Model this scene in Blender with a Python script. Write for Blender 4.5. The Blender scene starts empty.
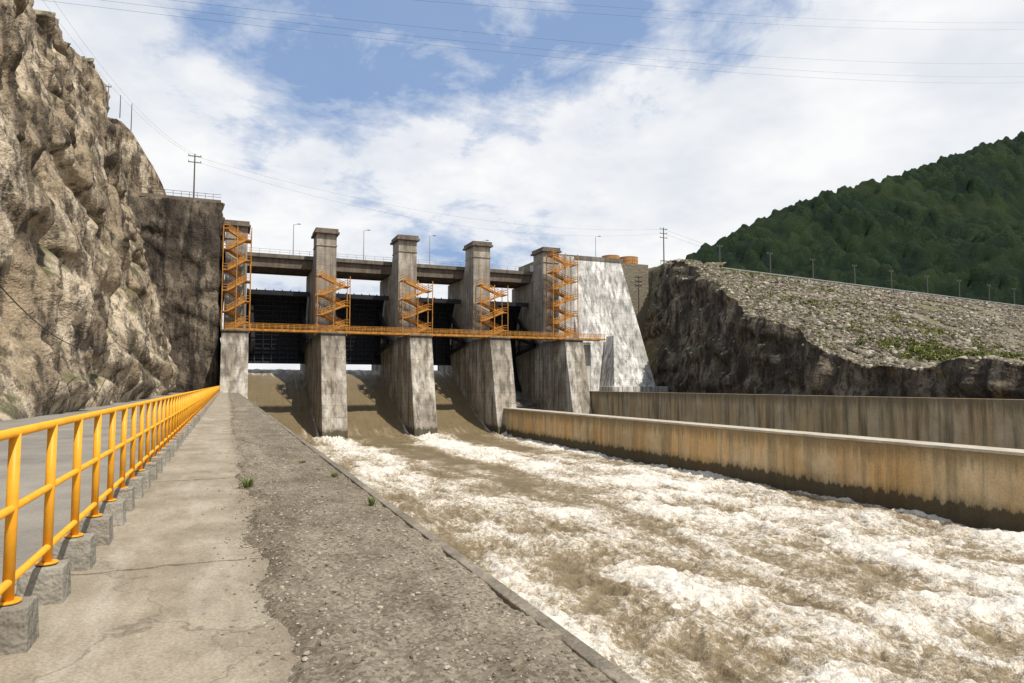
import bpy, math, random
import numpy as np
from mathutils import Vector
from mathutils.bvhtree import BVHTree
random.seed(7); RS=np.random.RandomState(11)
scene=bpy.context.scene
GZ=-1.65
# ---------------------------------------------------------------- noise
_perm=RS.permutation(256); _perm=np.concatenate([_perm,_perm,_perm])
_g=RS.normal(size=(256,3)); _g/=np.linalg.norm(_g,axis=1)[:,None]
def perlin(x,y,z=0.0,seed=0):
    x=np.asarray(x,float)+seed*17.3; y=np.asarray(y,float)+seed*5.7; z=np.zeros_like(x)+z+seed*3.1
    xi=np.floor(x).astype(int); yi=np.floor(y).astype(int); zi=np.floor(z).astype(int)
    xf=x-xi; yf=y-yi; zf=z-zi
    u=xf**3*(xf*(xf*6-15)+10); v=yf**3*(yf*(yf*6-15)+10); w=zf**3*(zf*(zf*6-15)+10)
    xi&=255; yi&=255; zi&=255
    r=0
    for a in (0,1):
        for b in (0,1):
            for c in (0,1):
                h=_perm[_perm[_perm[(xi+a)&255]+((yi+b)&255)]+((zi+c)&255)]
                g=_g[h]
                d=g[...,0]*(xf-a)+g[...,1]*(yf-b)+g[...,2]*(zf-c)
                r=r+d*(u if a else 1-u)*(v if b else 1-v)*(w if c else 1-w)
    return r*1.5
def fbm(x,y,z=0.0,o=4,seed=0,gain=.5):
    r=0;a=1.;f=1.
    for i in range(o):
        r=r+a*perlin(np.asarray(x)*f,np.asarray(y)*f,np.asarray(z)*f,seed+i*3); a*=gain; f*=2.03
    return r
def ridged(x,y,z=0.0,o=4,seed=0):
    r=0;a=1.;f=1.
    for i in range(o):
        r=r+a*(1-2*np.abs(perlin(np.asarray(x)*f,np.asarray(y)*f,np.asarray(z)*f,seed+i*5))); a*=.5; f*=2.1
    return r*.5
def sstep(a,b,x):
    t=np.clip((x-a)/(b-a),0,1); return t*t*(3-2*t)
# ---------------------------------------------------------------- mesh helpers
def link(ob,parent=None):
    scene.collection.objects.link(ob)
    if parent: ob.parent=parent
    return ob
def empty(name,loc=(0,0,0)):
    e=bpy.data.objects.new(name,None); e.empty_display_size=.5
    return link(e)
def mesh_arrays(name,V,F,mat=None,smooth=False,parent=None,attrs=None):
    V=np.asarray(V,float); F=np.asarray(F,int)
    me=bpy.data.meshes.new(name); k=F.shape[1]
    me.vertices.add(len(V)); me.vertices.foreach_set('co',V.ravel())
    me.loops.add(F.size); me.loops.foreach_set('vertex_index',F.ravel())
    me.polygons.add(len(F)); me.polygons.foreach_set('loop_start',np.arange(0,F.size,k))
    me.polygons.foreach_set('loop_total',np.full(len(F),k))
    me.update(calc_edges=True); me.validate()
    me.polygons.foreach_set('use_smooth',np.full(len(me.polygons),smooth))
    if attrs:
        for an,av in attrs.items():
            at=me.attributes.new(an,'FLOAT','POINT'); at.data.foreach_set('value',np.asarray(av,float).ravel())
    if mat: me.materials.append(mat)
    return link(bpy.data.objects.new(name,me),parent)
def gridfaces(nr,nc,flip=False):
    i=np.arange(nr-1)[:,None]*nc+np.arange(nc-1)[None,:]
    i=i.ravel(); q=np.stack([i,i+1,i+nc+1,i+nc],1)
    return q[:,::-1] if flip else q
class MB:
    def __init__(s): s.v=[]; s.f=[]
    def hexa(s,p):
        b=len(s.v); s.v+= [tuple(q) for q in p]
        for f in ((3,2,1,0),(4,5,6,7),(0,1,5,4),(1,2,6,5),(2,3,7,6),(3,0,4,7)): s.f.append(tuple(b+i for i in f))
    def box(s,x0,x1,y0,y1,z0,z1):
        s.hexa([(x0,y0,z0),(x1,y0,z0),(x1,y1,z0),(x0,y1,z0),(x0,y0,z1),(x1,y0,z1),(x1,y1,z1),(x0,y1,z1)])
    def beam(s,a,b,w,h):
        a=Vector(a);b=Vector(b);d=(b-a).normalized()
        up=Vector((0,0,1)) if abs(d.z)<.95 else Vector((0,1,0))
        r=d.cross(up).normalized()*w/2; u=r.cross(d).normalized()*h/2
        s.hexa([a-r-u,a+r-u,b+r-u,b-r-u,a-r+u,a+r+u,b+r+u,b-r+u])
    def tube(s,a,b,r,n=10,r2=None,cap=True):
        a=Vector(a);b=Vector(b);d=(b-a).normalized(); r2=r if r2 is None else r2
        up=Vector((0,0,1)) if abs(d.z)<.95 else Vector((0,1,0))
        x=d.cross(up).normalized(); y=x.cross(d)
        base=len(s.v)
        for P,R in ((a,r),(b,r2)):
            for i in range(n):
                t=2*math.pi*i/n; s.v.append(tuple(P+x*math.cos(t)*R+y*math.sin(t)*R))
        for i in range(n):
            j=(i+1)%n; s.f.append((base+i,base+j,base+n+j,base+n+i))
        if cap: s.f.append(tuple(base+i for i in range(n))[::-1]); s.f.append(tuple(base+n+i for i in range(n)))
    def prism_x(s,prof,x0,x1):
        b=len(s.v);n=len(prof)
        for x in (x0,x1):
            for y,z in prof: s.v.append((x,y,z))
        for i in range(n):
            j=(i+1)%n; s.f.append((b+i,b+j,b+n+j,b+n+i))
        s.f.append(tuple(b+i for i in range(n))[::-1]); s.f.append(tuple(b+n+i for i in range(n)))
    def obj(s,name,mat,parent=None,bevel=0,smooth=False):
        me=bpy.data.meshes.new(name); me.from_pydata(s.v,[],s.f); me.update()
        import bmesh
        bm=bmesh.new(); bm.from_mesh(me); bmesh.ops.recalc_face_normals(bm,faces=bm.faces); bm.to_mesh(me); bm.free()
        me.materials.append(mat)
        if smooth:
            for p in me.polygons: p.use_smooth=len(p.vertices)==4
        o=link(bpy.data.objects.new(name,me),parent)
        if bevel:
            m=o.modifiers.new('bevel','BEVEL'); m.width=bevel; m.segments=2; m.limit_method='ANGLE'
        return o
# ---------------------------------------------------------------- shader helpers
class SH:
    def __init__(s,name,rough=.9):
        s.m=bpy.data.materials.new(name); s.m.use_nodes=True; s.nt=s.m.node_tree
        s.b=s.nt.nodes['Principled BSDF']; s.b.inputs['Roughness'].default_value=rough
        s.b.inputs['Specular IOR Level'].default_value=.25
        s.pos=s.nt.nodes.new('ShaderNodeNewGeometry').outputs['Position']
    def _set(s,sock,v):
        if isinstance(v,bpy.types.NodeSocket): s.nt.links.new(v,sock)
        else:
            try: sock.default_value=v
            except Exception: sock.default_value=(*v,1)
    def vec(s,sc,src=None,loc=(0,0,0),rot=(0,0,0)):
        n=s.nt.nodes.new('ShaderNodeMapping'); s._set(n.inputs[0],src or s.pos)
        n.inputs['Scale'].default_value=sc; n.inputs['Location'].default_value=loc; n.inputs['Rotation'].default_value=rot
        return n.outputs[0]
    def noise(s,scale=1,detail=6,rough=.55,vec=None,dist=0):
        n=s.nt.nodes.new('ShaderNodeTexNoise'); s._set(n.inputs['Vector'],vec or s.pos)
        n.inputs['Scale'].default_value=scale;n.inputs['Detail'].default_value=min(detail,4)
        n.inputs['Roughness'].default_value=rough;n.inputs['Distortion'].default_value=dist
        return n.outputs['Fac']
    def vor(s,scale=1,vec=None,feature='F1',out='Distance'):
        n=s.nt.nodes.new('ShaderNodeTexVoronoi'); n.feature=feature; s._set(n.inputs['Vector'],vec or s.pos)
        n.inputs['Scale'].default_value=scale
        return n.outputs[out]
    def ramp(s,fac,stops):
        n=s.nt.nodes.new('ShaderNodeValToRGB'); s._set(n.inputs[0],fac)
        e=n.color_ramp.elements
        while len(e)<len(stops): e.new(.5)
        for el,(p,c) in zip(e,stops):
            el.position=p; el.color=(c,c,c,1) if isinstance(c,(int,float)) else (*c,1)
        return n.outputs[0]
    def mix(s,f,a,b,blend='MIX'):
        n=s.nt.nodes.new('ShaderNodeMix'); n.data_type='RGBA'; n.blend_type=blend
        s._set(n.inputs[0],f); s._set(n.inputs[6],a); s._set(n.inputs[7],b); return n.outputs[2]
    def math(s,op,a,b=0.0,c=0.0):
        n=s.nt.nodes.new('ShaderNodeMath'); n.operation=op
        s._set(n.inputs[0],a); s._set(n.inputs[1],b); s._set(n.inputs[2],c); return n.outputs[0]
    def sep(s,v=None):
        n=s.nt.nodes.new('ShaderNodeSeparateXYZ'); s._set(n.inputs[0],v or s.pos); return n.outputs
    def attr(s,name):
        n=s.nt.nodes.new('ShaderNodeAttribute'); n.attribute_name=name; return n.outputs['Fac']
    def normz(s):
        n=s.nt.nodes.new('ShaderNodeNewGeometry'); return s.sep(n.outputs['Normal'])[2]
    def color(s,c): s._set(s.b.inputs['Base Color'],c)
    def bump(s,h,strength=.5,dist=.1,prev=None):
        n=s.nt.nodes.new('ShaderNodeBump'); n.inputs['Strength'].default_value=strength
        n.inputs['Distance'].default_value=dist; s._set(n.inputs['Height'],h)
        if prev: s._set(n.inputs['Normal'],prev)
        s._set(s.b.inputs['Normal'],n.outputs[0]); return n.outputs[0]

def concrete(name,base,dark,stain=.6,lift=2.4,rust=None,sc=1.0,light=None,wet=None,top=None):
    s=SH(name,.88)
    n1=s.noise(.35*sc,8,.62); c=s.mix(s.ramp(n1,[(.35,0),(.65,1)]),dark,base)
    if light:
        c=s.mix(s.ramp(s.noise(.22*sc,7,.72,s.vec((1,1,.5),loc=(9,3,2))),[(.5,0),(.6,.85)]),c,light)
    if rust:
        n3=s.noise(.3*sc,5,.6,s.vec((1,1,.25),loc=(4,8,1)))
        c=s.mix(s.ramp(n3,[(.42,0),(.62,.9)]),c,rust)
    n2=s.noise(1.1*sc,6,.62,s.vec((1,1,.06)))
    c=s.mix(s.math('MULTIPLY',s.ramp(n2,[(.46,0),(.64,1)]),stain),c,tuple(v*.3 for v in dark))
    z=s.sep()[2]
    if wet is not None:
        zz=s.math('ADD',s.math('SUBTRACT',z,wet),s.math('MULTIPLY',s.noise(1.2,5,.7,s.vec((1,1,.4))),-2.2))
        c=s.mix(s.ramp(zz,[(0.0,.9),(.25,.35),(.9,0)]),c,(.06,.05,.03))
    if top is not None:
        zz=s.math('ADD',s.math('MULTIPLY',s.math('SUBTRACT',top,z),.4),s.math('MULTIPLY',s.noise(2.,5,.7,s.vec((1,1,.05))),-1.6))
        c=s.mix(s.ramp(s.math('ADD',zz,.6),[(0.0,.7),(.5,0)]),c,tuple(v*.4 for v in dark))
    if lift:
        fr=s.math('FRACT',s.math('DIVIDE',s.math('ADD',z,50.),lift))
        ln=s.math('LESS_THAN',fr,.035)
        c=s.mix(s.math('MULTIPLY',ln,.45),c,tuple(v*.35 for v in dark))
    fine=s.noise(9*sc,4,.75)
    c=s.mix(.3,c,s.ramp(fine,[(.3,.05),(.7,.75)]),'OVERLAY')
    s.color(c); h=s.noise(2.5*sc,3,.65); s.bump(h,.5,.12)
    return s.m
def plain(name,c,rough=.5,metal=0,var=.25,sc=3):
    s=SH(name,rough); s.b.inputs['Metallic'].default_value=metal
    n=s.noise(sc,3,.65)
    s.color(s.mix(s.ramp(n,[(.35,0),(.7,1)]),c,tuple(v*(1-var) for v in c)))
    return s.m
def rock(name,a,b,dark,streak=.6,sc=1.0,light=None,gn=None,fb=.5):
    s=SH(name,.95)
    w=s.noise(.12*sc,8,.65); c=s.mix(s.ramp(w,[(.38,0),(.58,1)]),a,b)
    if light: c=s.mix(s.ramp(s.noise(.2*sc,8,.7,s.vec((1,1,.45),loc=(31,7,5))),[(.48,0),(.58,.9)]),c,light)
    st=s.noise(.55*sc,9,.72,s.vec((1,1,.13)))
    c=s.mix(s.math('MULTIPLY',s.ramp(st,[(.47,0),(.58,1)]),streak),c,dark)
    cr2=s.noise(1.1*sc,8,.75,s.vec((1,1,.6)))
    c=s.mix(s.ramp(cr2,[(.36,.75),(.46,0)]),c,dark)
    c=s.mix(.45,c,s.ramp(s.noise(4*sc,6,.8),[(.3,.1),(.7,.85)]),'OVERLAY')
    if gn: 
        g=s.math('MULTIPLY',s.ramp(s.normz(),[(.45,0),(.75,1)]),s.ramp(s.noise(.25,3,.7,s.vec((1,1,1),loc=(2,9,3))),[(.42,0),(.58,.9)]))
        c=s.mix(g,c,gn)
    s.color(c)
    s.bump(s.noise(.9*sc,12,.75),fb,1.3)
    return s.m
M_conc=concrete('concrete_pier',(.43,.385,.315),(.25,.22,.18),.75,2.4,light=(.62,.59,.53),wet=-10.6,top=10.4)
M_tower=concrete('concrete_tower',(.43,.385,.315),(.27,.235,.195),.6,2.4,light=(.54,.50,.43))
M_white=concrete('concrete_pale',(.62,.61,.58),(.42,.41,.385),.75,3.0,light=(.80,.79,.77))
M_wall=concrete('concrete_wall_stained',(.72,.58,.36),(.55,.41,.22),.45,0,rust=(.70,.45,.19),sc=.8,wet=-11.2,top=-5.5)  # stains plus a base colour brightened in place of missing sun
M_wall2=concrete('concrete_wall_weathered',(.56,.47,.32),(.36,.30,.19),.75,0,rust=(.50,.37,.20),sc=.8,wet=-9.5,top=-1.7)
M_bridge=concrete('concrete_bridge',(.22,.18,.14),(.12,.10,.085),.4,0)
M_walltop=concrete('concrete_wall_top',(.58,.53,.43),(.44,.39,.31),.2,0)
M_edge=concrete('concrete_edge',(.30,.265,.21),(.16,.14,.11),.2,0,sc=3)
M_orange=plain('orange_paint',(.88,.41,.03),.42,0,.2,5)
M_orange2=plain('orange_steel_weathered',(.56,.255,.05),.6,0,.55,1)
M_gate=plain('gate_steel_dark',(.018,.022,.030),.55,.3,.4,.8)
M_arm=plain('gate_arm_steel',(.03,.03,.036),.5,.3,.4,.8)
M_grey=plain('galvanised_steel',(.35,.35,.34),.5,.5,.2)
M_pole=plain('pole_weathered',(.11,.10,.09),.8,0,.3)
M_wire=plain('wire_black',(.06,.06,.07),.7)
M_cliff=rock('cliff_rock',(.37,.295,.20),(.23,.18,.125),(.05,.04,.03),.85,1,light=(.56,.475,.355),gn=(.11,.11,.045))
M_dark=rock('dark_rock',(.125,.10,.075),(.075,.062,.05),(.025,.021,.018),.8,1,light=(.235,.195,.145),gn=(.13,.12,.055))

# ---------------------------------------------------------------- world + sun + camera
sun_to=Vector((.22,-.50,.82)).normalized()
el=math.asin(sun_to.z); az=math.atan2(sun_to.x,sun_to.y)
w=bpy.data.worlds.new("World"); scene.world=w; w.use_nodes=True
nt=w.node_tree; nt.nodes.clear()
def wn(t): return nt.nodes.new(t)
out=wn('ShaderNodeOutputWorld'); bg=wn('ShaderNodeBackground'); bg.inputs[1].default_value=.1
nt.links.new(bg.outputs[0],out.inputs[0])
sky=wn('ShaderNodeTexSky'); sky.sky_type='NISHITA'; sky.sun_disc=False; sky.sun_elevation=el; sky.sun_rotation=az%(2*math.pi)
tc=wn('ShaderNodeTexCoord'); sp=wn('ShaderNodeSeparateXYZ'); nt.links.new(tc.outputs['Generated'],sp.inputs[0])
def wm(op,a,b=0.0):
    n=wn('ShaderNodeMath'); n.operation=op
    for i,v in enumerate((a,b)):
        if isinstance(v,bpy.types.NodeSocket): nt.links.new(v,n.inputs[i])
        else: n.inputs[i].default_value=v
    return n.outputs[0]
zz=wm('ADD',wm('MAXIMUM',sp.outputs[2],0.0),.30)
cb=wn('ShaderNodeCombineXYZ'); nt.links.new(wm('DIVIDE',sp.outputs[0],zz),cb.inputs[0]); nt.links.new(wm('DIVIDE',sp.outputs[1],zz),cb.inputs[1])
nt.links.new(wm('MULTIPLY',sp.outputs[2],1.3),cb.inputs[2])
def wnoise(scale,detail,rough,loc,dist=0,sc=(1,1,1)):
    mp=wn('ShaderNodeMapping'); nt.links.new(cb.outputs[0],mp.inputs[0]); mp.inputs['Location'].default_value=loc; mp.inputs['Scale'].default_value=sc
    n=wn('ShaderNodeTexNoise'); nt.links.new(mp.outputs[0],n.inputs['Vector']); n.inputs['Scale'].default_value=scale
    n.inputs['Detail'].default_value=detail; n.inputs['Roughness'].default_value=rough; n.inputs['Distortion'].default_value=dist
    return n.outputs['Fac']
def wramp(f,stops):
    n=wn('ShaderNodeValToRGB'); nt.links.new(f,n.inputs[0]); e=n.color_ramp.elements
    while len(e)<len(stops): e.new(.5)
    for a,(p,c) in zip(e,stops): a.position=p; a.color=(c,c,c,1) if isinstance(c,(int,float)) else (*c,1)
    return n.outputs[0]
def wmix(f,a,b):
    n=wn('ShaderNodeMix'); n.data_type='RGBA'
    for i,v in ((0,f),(6,a),(7,b)):
        if isinstance(v,bpy.types.NodeSocket): nt.links.new(v,n.inputs[i])
        else: n.inputs[i].default_value=v if isinstance(v,float) else (*v,1)
    return n.outputs[2]
big=wnoise(1.25,3,.5,(5.3,2.2,0),.0)
fine=wnoise(5.0,6,.64,(7,2,0),.2)
cov=wm('ADD',wm('MULTIPLY',big,.66),wm('MULTIPLY',fine,.34))
hz=wramp(sp.outputs[2],[(0.0,.20),(.25,.095),(.5,.012)])
cov=wm('ADD',cov,hz)
mask=wramp(cov,[(.45,.10),(.50,.5),(.535,.86),(.60,1)])
shade=wnoise(2.2,4,.62,(1,9,0),.0)
ccol=wramp(shade,[(.34,(.78,.815,.875)),(.48,(.89,.91,.94)),(.60,(.985,.988,.99))])
sc10=wn('ShaderNodeVectorMath'); sc10.operation='SCALE'; nt.links.new(ccol,sc10.inputs[0]); sc10.inputs['Scale'].default_value=9.9
blue=wmix(.65,sky.outputs[0],(2.3,4.0,7.4))
nt.links.new(wmix(mask,blue,sc10.outputs[0]),bg.inputs[0])
sd=bpy.data.lights.new('sun','SUN'); sd.energy=4.5; sd.angle=math.radians(.5); sd.color=(1,.92,.80)
so=link(bpy.data.objects.new('sun',sd)); so.rotation_euler=(-sun_to).to_track_quat('-Z','Y').to_euler()
cam=bpy.data.cameras.new('camera'); cam.lens=24; cam.sensor_width=36; cam.clip_end=6000; cam.clip_start=.05
co=link(bpy.data.objects.new('camera',cam)); co.location=(0,0,0)
co.rotation_euler=(math.radians(90+3.56),0,math.radians(-22.65)); scene.camera=co
scene.view_settings.view_transform='Standard'; scene.view_settings.look='None'; scene.view_settings.exposure=0

# ---------------------------------------------------------------- ground sheet
s=SH('ground_soil'); s.color(s.mix(s.noise(.05,8,.6),(.10,.09,.055),(.16,.14,.09)))
g=MB(); g.box(-3000,3000,-3000,3000,-16,-14.5); g.obj('ground',s.m)

# ---------------------------------------------------------------- left bank
s=SH('road_concrete',.9)
c=s.mix(s.ramp(s.noise(.5,8,.65),[(.3,0),(.7,1)]),(.20,.185,.165),(.31,.29,.25))
c=s.mix(.3,c,s.ramp(s.noise(30,4,.7),[(.3,.1),(.7,.8)]),'OVERLAY')
s.color(c); s.bump(s.noise(40,4,.7),.3,.01)
r=MB(); r.box(-14,-1.62,-40,152,-6,GZ-.09); r.obj('road',s.m)
s=SH('walkway_concrete',.92)
n=s.noise(.9,9,.68,dist=.4); c=s.mix(s.ramp(n,[(.3,0),(.7,1)]),(.27,.23,.17),(.40,.35,.275))
c=s.mix(s.ramp(s.noise(2.3,9,.75,s.vec((1,.5,1),loc=(3,3,0))),[(.48,0),(.66,.6)]),c,(.20,.17,.12))
c=s.mix(s.ramp(s.noise(.6,10,.72,s.vec((2.2,.5,1),loc=(13,3,0))),[(.52,0),(.66,.6)]),c,(.46,.42,.35))
ed=s.math('ADD',s.sep()[0],s.math('MULTIPLY',s.noise(3,8,.7),.9))
c=s.mix(s.ramp(ed,[(.55,0),(.85,.7)]),c,(.21,.175,.13))
c=s.mix(.4,c,s.ramp(s.noise(45,5,.8),[(.3,.05),(.7,.85)]),'OVERLAY')
vn=s.nt.nodes.new('ShaderNodeVectorMath'); vn.operation='ADD'
nn=s.nt.nodes.new('ShaderNodeTexNoise'); nn.inputs['Scale'].default_value=2.5; nn.inputs['Detail'].default_value=4; s.nt.links.new(s.pos,nn.inputs['Vector'])
s.nt.links.new(s.pos,vn.inputs[0]); s.nt.links.new(nn.outputs['Color'],vn.inputs[1])
e=s.vor(.25,s.vec((1,.45,0),vn.outputs[0],loc=(.4,.3,0)),'DISTANCE_TO_EDGE')
crk=s.ramp(e,[(0.0,1),(.004,0)])
c=s.mix(s.math('MULTIPLY',crk,.5),c,(.08,.065,.05))
s.color(c); s.bump(s.noise(25,8,.8),.55,.012)
wk=MB(); js=[-40,-5.2,.9,7.03,13.1,19.2,25.4,31.5,38,45,52,60,70,82,95,110,130,151]
R1=np.random.RandomState(5)
off={j:.022*R1.normal(size=23) for j in js}
wid={j:np.abs(.010*R1.normal(size=23))+(.026 if j==7.03 else .011) for j in js}
for a,b in zip(js[:-1],js[1:]):
    zt=GZ+random.uniform(-.005,.005)
    N=22; xe=np.linspace(-1.56,.62,N+1)
    for i in range(N):
        a0,a1=a+wid[a][i]+off[a][i],a+wid[a][i+1]+off[a][i+1]; b0,b1=b-wid[b][i]+off[b][i],b-wid[b][i+1]+off[b][i+1]
        wk.hexa([(xe[i],a0,-3),(xe[i+1],a1,-3),(xe[i+1],b1,-3),(xe[i],b0,-3),(xe[i],a0,zt),(xe[i+1],a1,zt),(xe[i+1],b1,zt),(xe[i],b0,zt)])
wk.obj('walkway',s.m)
s=SH('bank_fill'); s.color((.04,.033,.025))
r=MB(); r.box(-1.6,2.0,-40,150,-14.4,GZ-.13); r.obj('bank_fill',s.m)
# gravel verge
s=SH('gravel',.97)
v=s.vor(38,out='Color'); bw=s.nt.nodes.new('ShaderNodeRGBToBW'); s.nt.links.new(v,bw.inputs[0])
c=s.mix(s.ramp(s.noise(1.1,8,.72),[(.35,0),(.65,1)]),(.15,.125,.09),(.265,.225,.17))
c=s.mix(s.ramp(s.noise(.5,8,.72,s.vec((1.6,.5,1),loc=(5,5,5))),[(.5,0),(.62,.6)]),c,(.33,.29,.225))
c=s.mix(.6,c,s.ramp(bw.outputs[0],[(.1,.12),(.9,.8)]),'OVERLAY')
c=s.mix(.4,c,s.ramp(s.noise(90,5,.8),[(.3,.1),(.7,.85)]),'OVERLAY')
s.color(c); s.bump(s.noise(60,6,.85),.9,.014)
M_gravel=s.m
ys=[-8.]
while ys[-1]<151: ys.append(ys[-1]+max(.03,min(.5,abs(ys[-1]-1)*.008)))
ys=np.array(ys); NX=72; xs=np.linspace(.0,2.09,NX); Y,X=np.meshgrid(ys,xs,indexing='ij')
def gravz(X,Y):
    b=.28+.22*fbm(Y*.4,X*0,0,4,3)+.06*sstep(20,80,Y)
    t=X-b
    z=GZ-.035+.04*sstep(-.05,.12,t)+.085*np.exp(-((t-.26)/.2)**2)*(.6+.8*fbm(Y*.5,X*2,0,3,9))
    z=z+.03*fbm(X*2.2,Y*2.2,0,4,5)+.012*fbm(X*12,Y*12,0,3,8)
    z=z-.02*sstep(1.6,2.05,X)
    return z
Z=gravz(X,Y)
mesh_arrays('gravel_verge',np.stack([X,Y,Z],-1).reshape(-1,3),gridfaces(len(ys),NX,True),M_gravel,True)
def stones(name,P,S,mat,parent=None,flat=.65,seed=1):
    t=(1+5**.5)/2
    iv=np.array([(-1,t,0),(1,t,0),(-1,-t,0),(1,-t,0),(0,-1,t),(0,1,t),(0,-1,-t),(0,1,-t),(t,0,-1),(t,0,1),(-t,0,-1),(-t,0,1)],float); iv/=np.linalg.norm(iv[0])
    ff=np.array([(0,11,5),(0,5,1),(0,1,7),(0,7,10),(0,10,11),(1,5,9),(5,11,4),(11,10,2),(10,7,6),(7,1,8),(3,9,4),(3,4,2),(3,2,6),(3,6,8),(3,8,9),(4,9,5),(2,4,11),(6,2,10),(8,6,7),(9,8,1)])
    R=np.random.RandomState(seed); n=len(P)
    J=iv[None]*(1+R.uniform(-.3,.3,(n,12,1)))
    sc=S[:,None]*R.uniform(.65,1.25,(n,3)); sc[:,2]*=flat
    J=J*sc[:,None,:]
    a=R.uniform(0,6.28,n); ca,sa=np.cos(a)[:,None],np.sin(a)[:,None]
    x=J[...,0]*ca-J[...,1]*sa; y=J[...,0]*sa+J[...,1]*ca
    V=np.stack([x,y,J[...,2]],-1)+P[:,None,:]
    F=ff[None]+12*np.arange(n)[:,None,None]
    val=np.repeat(R.uniform(0,1,n),12)
    return mesh_arrays(name,V.reshape(-1,3),F.reshape(-1,3),mat,False,parent,{'tone':val})
s=SH('stone',.95); a=s.attr('tone')
s.color(s.mix(a,(.12,.105,.08),(.44,.39,.32))); M_stone=s.m
n=16000; yy=1+34*RS.uniform(0,1,n)**1.6; xx=RS.uniform(.2,2.0,n)
k=RS.uniform(0,1,n)<.22; xx[k]=np.clip(.5-np.abs(RS.normal(0,.3,k.sum())),-1,.6)
zz_=np.maximum(gravz(xx,yy),np.where(xx<.6,GZ,-9)); S=.004+.018*RS.uniform(0,1,n)**3.5
S[k]*=.7
stones('loose_gravel',np.stack([xx,yy,zz_+S*.2],1),S,M_stone,seed=3)
cw=MB(); cw.box(2.03,2.15,-40,146,-14.4,GZ+.005); cw.obj('channel_side_wall',M_edge,bevel=.012)
s=SH('weed_leaf',.8); s.color(s.mix(s.noise(20,2,.5),(.07,.11,.02),(.16,.19,.05))); M_weed=s.m
def tuft(name,x,y,z,h,n,r):
    V=[];F=[]
    for i in range(n):
        a=random.uniform(0,6.28); l=h*random.uniform(.5,1.1); q=random.uniform(0,r); d=Vector((math.cos(a),math.sin(a),0)); sd_=Vector((-d.y,d.x,0))*.004*random.uniform(.7,1.8)
        p0=Vector((x,y,z))+d*q*.4; p1=p0+d*l*.25+Vector((0,0,l*.6)); p2=p0+d*l*random.uniform(.5,.9)+Vector((0,0,l*random.uniform(.5,1)))
        b=len(V); V+= [p0-sd_,p0+sd_,p1+sd_,p1-sd_,p2+sd_*.2,p2-sd_*.2]; F+=[(b,b+1,b+2,b+3),(b+3,b+2,b+4,b+5)]
    mesh_arrays(name,[tuple(v) for v in V],F,M_weed,False)
for (x,y,h,n) in ((.36,11.7,.24,70),(.3,11.9,.12,30),(1.85,9.4,.15,45),(1.8,12.5,.12,45),(1.5,15,.10,30),(.5,19,.12,40)):
    tuft('grass_tuft',x,y,GZ,h,n,.15)

# ---------------------------------------------------------------- orange guardrail
E=empty('guardrail'); RX=-1.24
ra=MB(); po=MB(); bl=MB()
for z in (1.34,.86,.40): ra.tube((RX,-6.0,GZ+z),(RX,149.5,GZ+z),.031 if z>1 else .025,12)
ra.tube((RX,149.5,GZ+1.34),(1.8,149.5,GZ+1.34),.034,8); ra.tube((RX,149.5,GZ+.86),(1.8,149.5,GZ+.86),.028,8)
y=5.28-1.02*11
while y<150:
    po.tube((RX,y,GZ+.27),(RX,y,GZ+1.335),.034,12)
    po.tube((RX,y,GZ+.275),(RX,y,GZ+.29),.075,12)
    j=random.uniform(-.012,.012); hh=.28+random.uniform(-.015,.015)
    bl.hexa([(RX-.16+j,y-.16,GZ-.1),(RX+.16+j,y-.16,GZ-.1),(RX+.16+j,y+.16,GZ-.1),(RX-.16+j,y+.16,GZ-.1),
             (RX-.14+j,y-.14,GZ+hh),(RX+.14+j,y-.14,GZ+hh),(RX+.14+j,y+.14,GZ+hh),(RX-.14+j,y+.14,GZ+hh)])
    y+=1.02
for x in (.2,1.8): po.tube((x,149.5,GZ),(x,149.5,GZ+1.335),.042,8)
ra.obj('rails',M_orange,E,smooth=True); po.obj('posts',M_orange,E,smooth=True)
M_block=concrete('concrete_block',(.38,.36,.31),(.25,.23,.19),.15,0,sc=2.5)
bl.obj('base_blocks',M_block,E,bevel=.012)

# ---------------------------------------------------------------- water
ys=[-30.]
while ys[-1]<187: 
    y=ys[-1]; ys.append(y+(.6 if y<6 else .10+.0022*(y-6) if y<143 else .35))
ys=np.array(ys); xs=np.linspace(2.1,57.3,400)
Y,X=np.meshgrid(ys,xs,indexing='ij')
yd=np.linspace(-40,200,2401); zd=np.interp(yd,[-40,136,145,152,162,172,178,200],[-11.6,-11.6,-10.6,-8.2,-3.6,1.2,3.4,4.2])
kk=np.hanning(61); kk/=kk.sum(); zd=np.convolve(np.pad(zd,30,'edge'),kk,'valid')
prof=np.interp(Y,yd,zd)
chute=sstep(140,147,Y)
cal=np.zeros_like(X)
for cx,l0,wd in ((11,100,4.0),(29.5,40,5.0),(48,72,4.5)):
    cal=np.maximum(cal,np.exp(-((X-cx-.03*(140-Y)-1.2*fbm(Y/20,X*0,0,2,int(cx)))/wd)**2)*sstep(l0,l0+45,Y))
turb=(1-.85*cal)*(1-.93*chute)
wx=X+1.6*fbm(X/9,Y/14,0,3,21); wy=Y+2.0*fbm(X/8,Y/12,0,3,31)
bigw=fbm(wx/6,wy/8,0,3,1); rd=ridged(wx/2.4,wy/2.7,0,4,4); rd2=ridged(wx/.9,wy/1.0,.3,3,6); fi=fbm(X/.42,Y/.5,0,3,8)
z=prof+turb*(.36*bigw+.58*(rd-.35)+.30*(rd2-.3)+.09*fi)+.03*fi*(1-chute)*cal+chute*(.12*fbm(X/.9,Y/6,0,4,12)+.12*fbm(X/2.6,Y/2.2,0,3,19))
wake=np.zeros_like(X)
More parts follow.
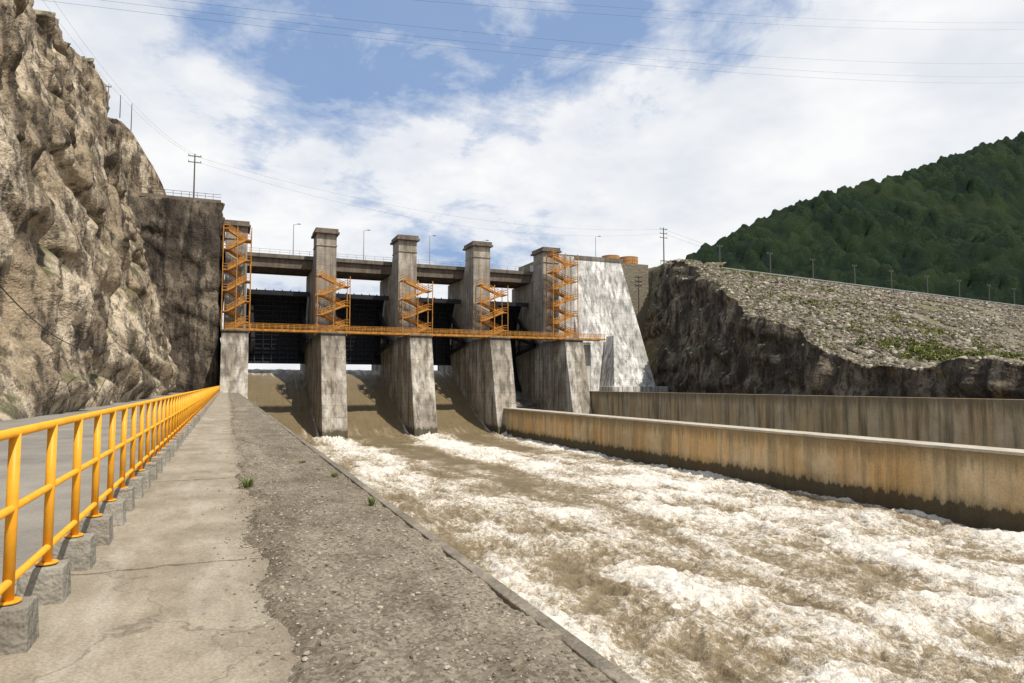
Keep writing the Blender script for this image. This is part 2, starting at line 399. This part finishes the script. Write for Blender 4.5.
for px in (20.2,38.9,57.6,2):
    d=np.clip(143-Y,0,200); wake=np.maximum(wake,np.exp(-((X-px-.03*d)/(2.4+.10*d))**2)*np.exp(-d/60)*(d>0))
z=z+wake*np.exp(-np.clip(143-Y,0,200)/12)*(.3+.7*np.abs(fi+rd))*(1-chute)
foam=.02+.36*rd+.26*rd2+.40*bigw+.75*wake-.34*cal+.34*fbm(wx/2.5,wy/18,0,4,41)+.10*sstep(60,15,Y)+.18*sstep(30,50,X)*sstep(140,100,Y)
foam=foam*(1-chute)+chute*(-.30+.45*fbm(X/.6,Y/11,0,4,14)+.22*ridged(X/1.6,Y/5,0,3,44)-.1+1.0*sstep(172,177,Y)+.45*sstep(152,144,Y))
for px in (20.2,38.9,57.6,2): foam=foam+1.1*chute*np.exp(-(np.abs(np.abs(X-px)-2.5)/.6)**2)*sstep(174,142,Y)
s=SH('river_water',.35)
f=s.attr('foam'); n1=s.noise(1.6,9,.74,s.vec((1.4,1,1)),dist=.8); n2=s.noise(7,7,.75)
fm=s.math('ADD',f,s.math('ADD',s.math('MULTIPLY',s.math('SUBTRACT',n1,.5),1.7),s.math('MULTIPLY',s.math('SUBTRACT',n2,.5),1.1)))
fr=s.ramp(fm,[(.05,0),(.35,.35),(.60,.8),(.9,1)])
wat=s.mix(s.noise(.25,3,.6),(.165,.125,.068),(.235,.185,.105))
col=s.mix(fr,wat,s.mix(s.ramp(fm,[(.35,0),(.85,1)]),(.42,.335,.225),(.80,.76,.68)))
s.color(col); s._set(s.b.inputs['Roughness'],s.ramp(fr,[(0,.30),(.6,.75)])); s.b.inputs['Specular IOR Level'].default_value=.28
p=s.bump(s.noise(3.2,10,.78),.85,.30)
mesh_arrays('river_water',np.stack([X,Y,z],-1).reshape(-1,3),gridfaces(len(ys),len(xs),True),s.m,True,attrs={'foam':foam})
s=SH('reservoir_water',.15); s.color((.12,.11,.08)); s.bump(s.noise(.8,3,.6),.3,.2)
r=MB(); r.box(-8,83,187,900,-14.4,3.4); r.obj('reservoir_water',s.m)

# ---------------------------------------------------------------- dam
D=empty('spillway_dam')
PX=[1.3,20.2,38.9,57.6,76.6]
pi=MB(); tw=MB(); cap=MB(); rl=MB(); st=MB()
for i,cx in enumerate(PX):
    pi.prism_x([(139,-14.3),(145,10.4),(187,10.4),(187,-14.3)],cx-2.5,cx+2.5)
    top=35.2
    tw.prism_x([(157.4,10.4),(157.4,top-1.2),(163.6,top-1.2),(163.6,30.5),(165.5,26.9),(178.5,26.9),(178.5,10.4)],cx-2.2,cx+2.2)
    tw.box(cx-2.32,cx+2.32,157.2,163.8,top-4.0,top-3.7)
    cap.box(cx-2.75,cx+2.75,156.6,164.3,top-1.2,top-.75); cap.box(cx-2.5,cx+2.5,156.9,164.0,top-.75,top)
    pi.box(cx-2.62,cx+2.62,144.6,157.2,10.4,10.75)
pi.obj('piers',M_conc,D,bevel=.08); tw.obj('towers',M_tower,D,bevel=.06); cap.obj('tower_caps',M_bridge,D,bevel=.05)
def stair(cx,ztop,x0,x1):
    z=10.75; d=1; fl=2.15; y0,y1=151.2,152.6; yy0,yy1=153.0,154.4; k=0
    for (x,y) in ((x0-1,150.9),(x1+1,150.9),(x0-1,154.7),(x1+1,154.7),((x0+x1)/2,150.9)):
        st.beam((x,y,z),(x,y,ztop+.6),.16,.16)
    while z<ztop-.5:
        a,b=(x0,x1) if d>0 else (x1,x0); ya,yb=(y0,y1) if k%2==0 else (yy0,yy1)
        for yy in (ya,yb):
            st.beam((a,yy,z),(b,yy,z+fl),.1,.46)
            for hh in (.6,1.1): st.beam((a,yy,z+hh),(b,yy,z+fl+hh),.09,.10)
            for t in (0,.17,.33,.5,.67,.83,1): 
                px=a+(b-a)*t; st.beam((px,yy,z+fl*t),(px,yy,z+fl*t+1.1),.07,.07)
        ns=10
        for q in range(ns):
            px=a+(b-a)*(q+.5)/ns; st.box(px-.19,px+.19,ya,yb,z+fl*(q+.5)/ns-.04,z+fl*(q+.5)/ns+.03)
        z+=fl
        e=b; o=1.0*d
        xa,xb=sorted((e,e+o)); st.box(xa,xb,y0-.1,yy1+.1,z-.22,z)
        for hh in (.55,1.1):
            st.beam((e+o,y0-.1,z+hh),(e+o,yy1+.1,z+hh),.09,.1); st.beam((e,y0-.1,z+hh),(e+o,y0-.1,z+hh),.09,.1)
        d=-d;k+=1
for i,cx in enumerate(PX):
    x0,x1=(cx-1.6,cx+1.8) if i==0 else (cx-1.6,cx+3.3)
    stair(cx,32 if i in (0,4) else 23,x0,x1)
st.obj('zigzag_stairs',M_orange2,D)
sw=MB(); 
sw.box(-.6,86,146.2,146.5,10.70,11.15); sw.box(-.6,86,148.9,149.2,10.70,11.15)
x=-.6
while x<86: sw.beam((x,146.2,10.9),(x,149.2,10.9),.15,.15); x+=1.8
for yy in (146.3,149.1):
    for h in (.5,.8,1.15): sw.beam((-.6,yy,11.1+h),(86,yy,11.1+h),.06,.07)
    x=-.6
    while x<=86: sw.beam((x,yy,11.1),(x,yy,12.25),.07,.07); x+=1.2
sw.obj('service_walkway',M_orange2,D)
g=MB(); g.box(-.5,86,146.5,148.9,11.0,11.05); g.obj('walkway_grating',M_arm,D)
br=MB(); par=MB()
br.box(-2.5,84,165.7,179,29.2,29.75)
for yy in (166.6,169.2,171.8,174.4,177.6): 
    for a,b in zip(PX[:-1],PX[1:]): br.box(a+.05,b-.05,yy-.28,yy+.28,27.05,29.2)
for a,b in zip(PX[:-1],PX[1:]):
    for t in (.02,.25,.5,.75,.98): x=a+(b-a)*t; br.box(x-.2,x+.2,166.9,177.3,27.6,29.2)
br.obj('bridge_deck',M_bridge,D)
par.box(-2.5,84,165.6,165.85,29.2,30.1)
par.obj('bridge_parapet',M_conc,D)
x=-2.5
while x<84: rl.beam((x,165.72,30.1),(x,165.72,31.2),.07,.07); x+=2.2
for h in (30.6,31.15): rl.beam((-2.5,165.72,h),(84,165.72,h),.06,.06)
rl.obj('bridge_railing',M_grey,D)
gt=MB(); ar=MB()
for i in range(4):
    xa,xb=PX[i]+2.55,PX[i+1]-2.55
    py,pz,R=158.,9.8,17.5
    zb=5.0 if i<3 else -2.0
    zs=np.linspace(zb,22.2,16)
    for a,b in zip(zs[:-1],zs[1:]):
        ya=py+math.sqrt(R*R-(a-pz)**2); yb=py+math.sqrt(R*R-(b-pz)**2)
        gt.hexa([(xa,ya,a),(xb,ya,a),(xb,ya+.3,a),(xa,ya+.3,a),(xa,yb,b),(xb,yb,b),(xb,yb+.3,b),(xa,yb+.3,b)])
        ar.box(xa,xb,ya-.5,ya,a-.08,a+.08)
    for x in np.linspace(xa+.2,xb-.2,8):
        for a,b in zip(zs[:-1],zs[1:]):
            ya=py+math.sqrt(R*R-(a-pz)**2); yb=py+math.sqrt(R*R-(b-pz)**2)
            ar.beam((x,ya-.45,a),(x,yb-.45,b),.2,.7)
    for x in (xa+1.2,xb-1.2):
        for zt in (7.5,13,18.5):
            yt=py+math.sqrt(R*R-(zt-pz)**2)-.8
            ar.beam((x,py,pz),(x,yt,zt),.7,.8)
        ar.beam((x,170,8.3),(x,168.5,16),.3,.3)
    ar.box(xa,xb,166,166.8,20.6,21.6)
gt.obj('radial_gates',M_gate,D); ar.obj('gate_ribs_and_arms',M_arm,D)
M_ch=concrete('chute_concrete_dark',(.20,.185,.16),(.10,.09,.08),.7,0,light=(.42,.41,.38))
ch=MB()
pf=[(187,-2),(178,-2.2),(170,-3),(162,-5),(152,-8),(142,-9.4),(130,-9.8),(-30,-9.8)]
ch.prism_x(pf+[(-30,-14.4),(187,-14.4)],59.9,79.6); ch.obj('dry_chute',M_ch,D)
ab=MB()
ab.box(79.05,84,150,166,-14.4,10.4); ab.box(79.05,84,158.6,176,10.4,33.6)
ab.hexa([(84,150,-14),(107.5,150,-14),(110,176,-14),(84,176,-14),(84,163,33.8),(101,163,33.8),(103,176,33.8),(84,176,33.8)])
ab.obj('abutment_block',M_white,D,bevel=.08)
ab=MB(); ab.hexa([(88,145.5,-2.2),(101.5,146,-2.2),(101.5,153,-2.2),(88,153,-2.2),(92,152.3,12.5),(94.2,152.5,12.5),(94.2,156,12.5),(92,156,12.5)])
ab.box(86.5,103,144,150.2,-2.5,-.6)
ab.obj('abutment_buttress',M_white,D,bevel=.08)
ab=MB(); ab.box(79,101.5,162.8,163.05,33.82,34.9); ab.obj('abutment_parapet',M_conc,D)
dv=MB(); dv.box(57.0,59.6,-40,146,-14.4,-5.55); dv.obj('channel_divider_wall',M_wall)
dv=MB(); dv.box(56.85,59.75,-40,146,-5.55,-5.3); dv.obj('divider_wall_coping',M_walltop,bevel=.03)
ow=MB(); ow.box(79.6,81.6,-60,150,-14.4,-1.7); ow.obj('outer_channel_wall',M_wall2,bevel=.04)
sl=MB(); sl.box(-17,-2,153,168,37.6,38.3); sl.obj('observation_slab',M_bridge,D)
sl=MB()
x=-17
while x<-2: sl.beam((x,153.2,38.3),(x,153.2,39.5),.08,.08); x+=1.5
for h in (38.9,39.45): sl.beam((-17,153.2,h),(-2,153.2,h),.07,.07)
sl.obj('slab_railing',M_pole,D)

# ---------------------------------------------------------------- rock sheets
def rock_sheet(name,path,zb,topf,lean,mat,ds=.4,dz=.4,amp=1.,seed=0,back=25,rimdrop=0.0,damp0=2.5):
    P=np.array(path,float); L=np.concatenate([[0],np.cumsum(np.linalg.norm(np.diff(P,axis=0),axis=1))])
    ns=int(L[-1]/ds)+1; S=np.linspace(0,L[-1],ns); bx=np.interp(S,L,P[:,0]); by=np.interp(S,L,P[:,1])
    tx=np.gradient(bx,S); ty=np.gradient(by,S)
    k=np.hanning(31);k/=k.sum(); tx=np.convolve(np.pad(tx,15,'edge'),k,'valid'); ty=np.convolve(np.pad(ty,15,'edge'),k,'valid')
    l=np.hypot(tx,ty); nx,ny=ty/l,-tx/l
    top=topf(bx,by); nz=int((top.max()-zb)/dz)+1
    T=np.linspace(0,1,nz)[:,None]; Zt=zb+(top[None]-zb)*T
    Sx=S[None]+0*T
    warp=1.8*fbm(Sx/9,Zt/12,0,3,seed+50)
    d=2.2*fbm(Sx/16+warp*.1,Zt/26,0,4,seed)+2.3*(ridged((Sx+warp)/7.5,Zt/22,0,4,seed+3)-.4)+1.1*(ridged((Sx+warp*1.2)/2.6,(Zt+warp)/6.5,0,4,seed+9)-.4)+.3*fbm(Sx/.9,Zt/1.4,0,3,seed+12)
    d=d+.9*np.tanh(5*perlin(Sx/14+Zt/30,Zt/4.5+warp*.5,0,seed+17))
    d=d*amp*sstep(-.2,damp0,Zt-zb)
    off=d-lean*(Zt-zb)
    Xv=bx[None]+nx[None]*off; Yv=by[None]+ny[None]*off; Zv=Zt+.25*amp*fbm(Sx/2,Zt/2,3.,3,seed+20)
    R=np.linspace(0,1,26)[1:,None]**1.5*back
    offr=off[-1][None]-R; Sr=S[None]+0*R
    Xr=bx[None]+nx[None]*offr; Yr=by[None]+ny[None]*offr
    Zr=Zv[-1][None]-R*rimdrop+.9*amp*fbm(Sr/6,R/6,0,4,seed+33)*np.clip(R/2,0,1)
    V=np.concatenate([np.stack([Xv,Yv,Zv],-1),np.stack([Xr,Yr,Zr],-1)],0)
    return mesh_arrays(name,V.reshape(-1,3),gridfaces(V.shape[0],ns,True),mat,True)
nzs=lambda v,s,a:a*fbm(v/8,v*0+s,0,4,s)
rock_sheet('rock_cliff',[(-9.5,-30),(-9.2,60),(-9.2,120),(-9.5,138),(-13,148),(-22,156)],GZ-.6,
   lambda x,y: np.interp(y,[-30,60,70,96,112,132,146,156],[27,33,35.5,43,48,54,55,57])+nzs(y,2,1.8),.25,M_cliff,.33,.33,1.0,2,back=35,rimdrop=.05)
rock_sheet('rock_cliff',[(-24,160),(-20,153.5),(-9,152.3),(-1.9,152.3),(-1.85,160),(-1.85,185)][::1],GZ-.6,
   lambda x,y: 37.6+0*x,.0,M_dark,.4,.4,.35,6,back=12)
rock_sheet('rock_cliff',[(-70,168),(-30,170),(-9,172),(-3,190)],30,
   lambda x,y: np.interp(x,[-70,-30,-26.8,-23,-20.8,-16.6,-13.5,-8.4,-3],[66,62,60,58.5,57,50,43,40,38])+nzs(x,8,1.0),.05,M_cliff,.5,.5,.6,14,back=40,rimdrop=.02)
def crestY(X): return 171+.075*(X-95)
def emb(X,Y):
    d=crestY(X)-Y
    cz=np.interp(X,[95,110,128,319,600],[35.5,36.5,36.8,33.2,30])
    dr=np.interp(d,[-30,-8,0,3,26,49,77,96,120,150,200],[0,0,0,0.8,6.5,14.5,25,32,34.6,36,37.5])
    return cz-dr
def pathX(Y): return np.interp(Y,[-60,60,100,125,150,165,200],[84,84,86.5,95,107,109,112])
def terr(X,Y):
    z=emb(X,Y)
    z=np.minimum(z,-2.2+np.clip(X-pathX(Y)-1.6,0,99)*3.6)
    return np.maximum(z,-2.2)
xs=np.concatenate([np.arange(81.5,140,.6),np.arange(140,300,1.6),np.arange(300,640,5)]); ys=np.arange(-60,205,1.0)
Y,X=np.meshgrid(ys,xs,indexing='ij')
z=terr(X,Y)+(.4*fbm(X/9,Y/9,0,4,3)+.35*ridged(X/2.2,Y/2.2,0,3,5)-.3)*(X>90)
s=SH('rockfill',.95)
v=s.nt.nodes.new('ShaderNodeTexVoronoi'); s.nt.links.new(s.pos,v.inputs['Vector']); v.inputs['Scale'].default_value=1.1
bw=s.nt.nodes.new('ShaderNodeRGBToBW'); s.nt.links.new(v.outputs['Color'],bw.inputs[0])
c=s.ramp(bw.outputs[0],[(.1,(.12,.10,.07)),(.5,(.20,.17,.125)),(.9,(.35,.31,.245))])
c=s.mix(s.ramp(s.noise(.07,7,.65),[(.47,0),(.56,.8)]),c,s.mix(s.noise(1.2,3,.7),(.09,.10,.035),(.22,.20,.08)))
c=s.mix(s.ramp(s.noise(.045,7,.65,s.vec((1,1,1),loc=(40,10,0))),[(.5,0),(.6,.6)]),c,(.14,.12,.09))
s.color(c); s.bump(s.noise(1.5,8,.75),1,.6); M_fill=s.m
O_emb=mesh_arrays('rockfill_embankment',np.stack([X,Y,z],-1).reshape(-1,3),gridfaces(len(ys),len(xs),False),M_fill,True)
s=SH('boulder',.95); a=s.attr('tone'); s.color(s.ramp(a,[(0,(.09,.075,.055)),(.5,(.19,.165,.12)),(.85,(.31,.275,.215)),(1,(.47,.44,.37))])); M_boul=s.m
n=44000; xx=92+RS.uniform(0,1,n)**1.4*250; yy=crestY(xx)-RS.uniform(.5,125,n)
keep=(np.abs(terr(xx,yy)-emb(xx,yy))<.01)&(terr(xx-1,yy)>emb(xx-1,yy)-.01)&(fbm(xx/12,yy/12,0,3,55)>-.4); xx=xx[keep];yy=yy[keep]
stones('rockfill_boulders',np.stack([xx,yy,emb(xx,yy)+.08],1),.15+.5*RS.uniform(0,1,len(xx))**3,M_boul,seed=8,flat=.8)
pth=[(113,174),(108.5,150),(95,125),(86.5,100),(84,60),(84,-60)]
O_roc=rock_sheet('rock_outcrop',pth,-2.4,lambda x,y: np.maximum(emb(x+4,y+1),2.2)+.3+nzs(y,5,1.6),.2,M_dark,.4,.3,.8,22,back=5,rimdrop=.06)
bvs=[]
for o in (O_emb,O_roc):
    me=o.data; bvs.append(BVHTree.FromPolygons([v.co for v in me.vertices],[tuple(p.vertices) for p in me.polygons]))
P=[];G=[]
for _ in range(26000):
    yq=random.uniform(30,174); xq=float(pathX(yq))+random.uniform(-1,22)
    best=None
    for bv in bvs:
        h,nrm,_i,_d=bv.ray_cast(Vector((xq,yq,80)),Vector((0,0,-1)))
        if h and (best is None or h.z>best[0].z): best=(h,nrm)
    if best and abs(best[1].z)>.62 and best[0].z>1:
        (G if random.random()<.12 else P).append(tuple(best[0]))
P=np.array(P); G=np.array(G)
stones('rim_boulders',P,.10+.42*RS.uniform(0,1,len(P))**2.5,M_boul,seed=18,flat=.8)
s=SH('crest_fill'); s.color(s.mix(s.noise(.6,5,.7),(.16,.14,.10),(.30,.26,.20))); s.bump(s.noise(1.5,8,.75),1,.6)
m=MB(); m.box(84,119,176.2,196,-10,36.6); m.obj('crest_platform',s.m)
s=SH('shrub_leaf',.8); c=s.mix(s.attr('tone'),(.055,.08,.02),(.24,.24,.07)); s.color(c); M_shr=s.m
def leafcloud(name,C,Rr,n,size,mat,seed):
    R=np.random.RandomState(seed); idx=R.randint(0,len(C),n)
    d=R.normal(size=(n,3)); d/=np.linalg.norm(d,axis=1)[:,None]; rr=R.uniform(.3,1,n)[:,None]**.5
    P=C[idx]+d*rr*Rr[idx][:,None]*np.array([1,1,.6])
    a=R.normal(size=(n,3)); a/=np.linalg.norm(a,axis=1)[:,None]; b=np.cross(a,R.normal(size=(n,3))); b/=np.linalg.norm(b,axis=1)[:,None]
    sz=(size*R.uniform(.5,1.3,n))[:,None]; a*=sz; b*=sz*.6
    V=np.stack([P-a,P-b,P+a,P+b],1).reshape(-1,3); F=np.arange(4*n).reshape(-1,4)
    return mesh_arrays(name,V,F,mat,False,attrs={'tone':np.repeat(R.uniform(0,1,n),4)})
m_=fbm(G[:,0]/10,G[:,1]/10,0,3,91)>-.1; G=G[m_]
leafcloud('shrubs',G,RS.uniform(.15,.75,len(G)),24000,.12,M_shr,15)
n=520; yy=RS.uniform(50,165,n); xx=pathX(yy)+RS.uniform(16,50,n)
m_=fbm(xx/14,yy/14,0,3,77)>-.0; xx=xx[m_];yy=yy[m_]
leafcloud('shrubs',np.stack([xx,yy,emb(xx,yy)+.3],1),RS.uniform(.3,1.2,len(xx)),18000,.17,M_shr,5)
xx=RS.uniform(97,116,60); yy=RS.uniform(66,84,60); leafcloud('shrubs',np.stack([xx,yy,emb(xx,yy)+.6],1),RS.uniform(.6,1.4,60),9000,.2,M_shr,6)

# ---------------------------------------------------------------- forest hill
xs=np.arange(180,1250,2.4); ys=np.arange(215,520,2.4); Y,X=np.meshgrid(ys,xs,indexing='ij')
rz=np.interp(X,[180,250,300,342,393,447,517,581,650,764,1000,1250],[20,50,76,96,122,148,172,190,216,255,328,378])
t=np.clip((450-Y)/250,0,1); z=rz*(1-t**1.25*.95)-np.clip(Y-450,0,300)*.5
z=z+(20*fbm(X/80,Y/130,0,4,61)+20*(ridged((X+Y*.6)/75,Y/260,0,3,63)-.4))*sstep(0,.22,t)+2*fbm(X/30,Y/30,0,3,70)
def cells(X,Y,cs,seed):
    gx=X/cs;gy=Y/cs;ix=np.floor(gx).astype(int);iy=np.floor(gy).astype(int);best=np.full(X.shape,9.);val=np.zeros(X.shape)
    for a in (-1,0,1):
        for b in (-1,0,1):
            h=((ix+a)*73856093^(iy+b)*19349663^seed)&0xffffff
            r1=((h*1103515245+12345)>>8&0xffff)/65535.; r2=((h*69069+1)>>7&0xffff)/65535.; r3=((h*1664525+7)>>6&0xffff)/65535.
            dd=np.hypot(gx-(ix+a+r1),gy-(iy+b+r2)); m=dd<best; best=np.where(m,dd,best); val=np.where(m,r3,val)
    return best,val
F1,vl=cells(X,Y,8.2,5)
z=z+np.sqrt(np.clip(1-(F1/.75)**2,0,1))*(4+7*vl)+1.8*fbm(X/4,Y/4,0,2,80)
s=SH('forest_canopy',.95); s.b.inputs['Specular IOR Level'].default_value=.1; a=s.attr('crown')
c=s.mix(a,(.008,.022,.008),(.034,.062,.016)); c=s.mix(s.ramp(s.noise(.5,7,.8),[(.38,0),(.62,.85)]),c,(.005,.012,.006))  # canopy colours darkened to stand in for shaded gullies
c=s.mix(s.ramp(s.noise(.012,3,.6),[(.5,0),(.65,.45)]),c,(.055,.075,.022))
s.color(s.mix(.02,c,(.30,.40,.50))); s.bump(s.noise(.9,8,.85),1,2.5)  # a little pale blue distance haze is mixed into the canopy colour
mesh_arrays('forest_hill',np.stack([X,Y,z],-1).reshape(-1,3),gridfaces(len(ys),len(xs),False),s.m,True,attrs={'crown':vl})

# ---------------------------------------------------------------- poles, lamps, wires, tanks
def util_pole(x,y,z0,z1,arms=2,w=1.2,r=.16):
    E=empty('utility_pole'); m=MB(); m.tube((x,y,z0),(x,y,z1),r,8,r*.7)
    for k in range(arms): m.beam((x-w,y,z1-.5-k*1.3),(x+w,y,z1-.5-k*1.3),.14,.16)
    m.obj('shaft_and_crossarms',M_pole,E); q=MB()
    for k in range(arms):
        for o in (-w*.9,0,w*.9): q.tube((x+o,y,z1-.42-k*1.3),(x+o,y,z1-.1-k*1.3),.08,6)
    if arms: q.obj('insulators',M_grey,E)
def lamp(x,y,z0,h,d=1):
    E=empty('street_lamp'); m=MB(); m.tube((x,y,z0),(x,y,z0+h),.11,8,.07); m.tube((x,y,z0+h),(x+1.2*d,y,z0+h+.25),.06,6)
    m.obj('pole_and_arm',M_grey,E); q=MB(); q.box(min(x+.8*d,x+1.6*d),max(x+.8*d,x+1.6*d),y-.15,y+.15,z0+h+.15,z0+h+.3); q.obj('lamp_head',M_pole,E)
util_pole(-7.4,158,38,49,2,1.3,.17)
util_pole(-23.6,98,40,50,1,1.6,.2)
util_pole(-25,166,59,64.5,1,.5,.1); util_pole(-22.7,166,57.5,62.5,0,.5,.1); util_pole(-20.5,166,55,61,0,.5,.1)
util_pole(119,168,34,46.5,3,1.3,.2)
for px in (724,775,818,860,897,933,965,995,1020):
    u=(px-512)/683; r=(.385+.923*u)/(.923-.385*u); X0=r*163.9/(1-.075*r); Y0=crestY(X0)
    z0=float(emb(np.array(X0),np.array(Y0))); util_pole(X0,Y0+1,z0-.5,z0+8.5,1,1.1,.24)
util_pole(101,58,0,12,2,1.2,.16)
for X0 in (14,30.8,47.8,62.5,97): lamp(X0,170,29.7 if X0<80 else 33.7,8.6)
s=SH('tank_paint_tan',.7); s.color(s.mix(s.noise(.8,5,.7),(.50,.25,.09),(.32,.18,.08))); M_tank=s.m
for (tx,ty,tr,th) in ((108.2,180.5,2.7,2.6),(115.2,181.5,3.0,2.8)):
    E=empty('storage_tank'); m=MB(); zb_=36.6; m.tube((tx,ty,zb_),(tx,ty,zb_+th),tr,28); m.tube((tx,ty,zb_+th),(tx,ty,zb_+th+.5),tr*1.02,28,.3); m.obj('shell_and_roof',M_tank,E)
    m=MB()
    for q in (.6,1.5,th-.1): m.tube((tx,ty,zb_+q),(tx,ty,zb_+q+.12),tr+.05,28)
    m.beam((tx-.3,ty-tr-.15,zb_),(tx-.3,ty-tr-.15,zb_+th),.06,.06); m.beam((tx+.3,ty-tr-.15,zb_),(tx+.3,ty-tr-.15,zb_+th),.06,.06)
    m.obj('hoops_and_ladder',M_orange2,E)
m=MB(); prev=None
for X0 in np.arange(121,560,3.):
    Y0=crestY(X0)-.5; z0=float(emb(np.array(X0),np.array(Y0)))
    m.beam((X0,Y0,z0-.3),(X0,Y0,z0+1.0),.12,.12)
    if prev: m.beam((prev[0],prev[1],prev[2]+.9),(X0,Y0,z0+.9),.1,.35)
    prev=(X0,Y0,z0)
m.obj('crest_guardrail',M_grey)
W=MB()
def wire(a,b,sag,r=.03,n=26):
    a=Vector(a);b=Vector(b);P=[a.lerp(b,i/n)-Vector((0,0,sag*4*(i/n)*(1-i/n))) for i in range(n+1)]
    for p,q in zip(P[:-1],P[1:]): W.tube(p,q,r,4,cap=False)
for z1,z2,sg in ((85,232,6),(83.5,228,6.5),(80,206,8),(78.5,197,8),(77,193,8)):
    wire((-44,160,z1),(500,250,z2),sg,.026)
wire((-23.6,98,49.5),(-7.4,158,48.5),3,.014); wire((-22.2,98,49.5),(-6.2,158,48.5),3.4,.014)
wire((-7.4,158,48.5),(119,168,46),5,.014); wire((-6.2,158,47.2),(119,168,44.8),6,.014)
for z1 in (46,44.7): wire((119,168,z1),(340,190,z1-5),9,.02)
W.obj('power_lines',M_wire)
W=MB(); wire((-8.2,30,4.2),(-8.2,62,3.4),1.6,.03); wire((-8.2,62,3.4),(-8.0,80,5),1.,.03)
W.obj('draped_cable',M_wire)
print('verts',sum(len(o.data.vertices) for o in bpy.data.objects if o.type=='MESH'))
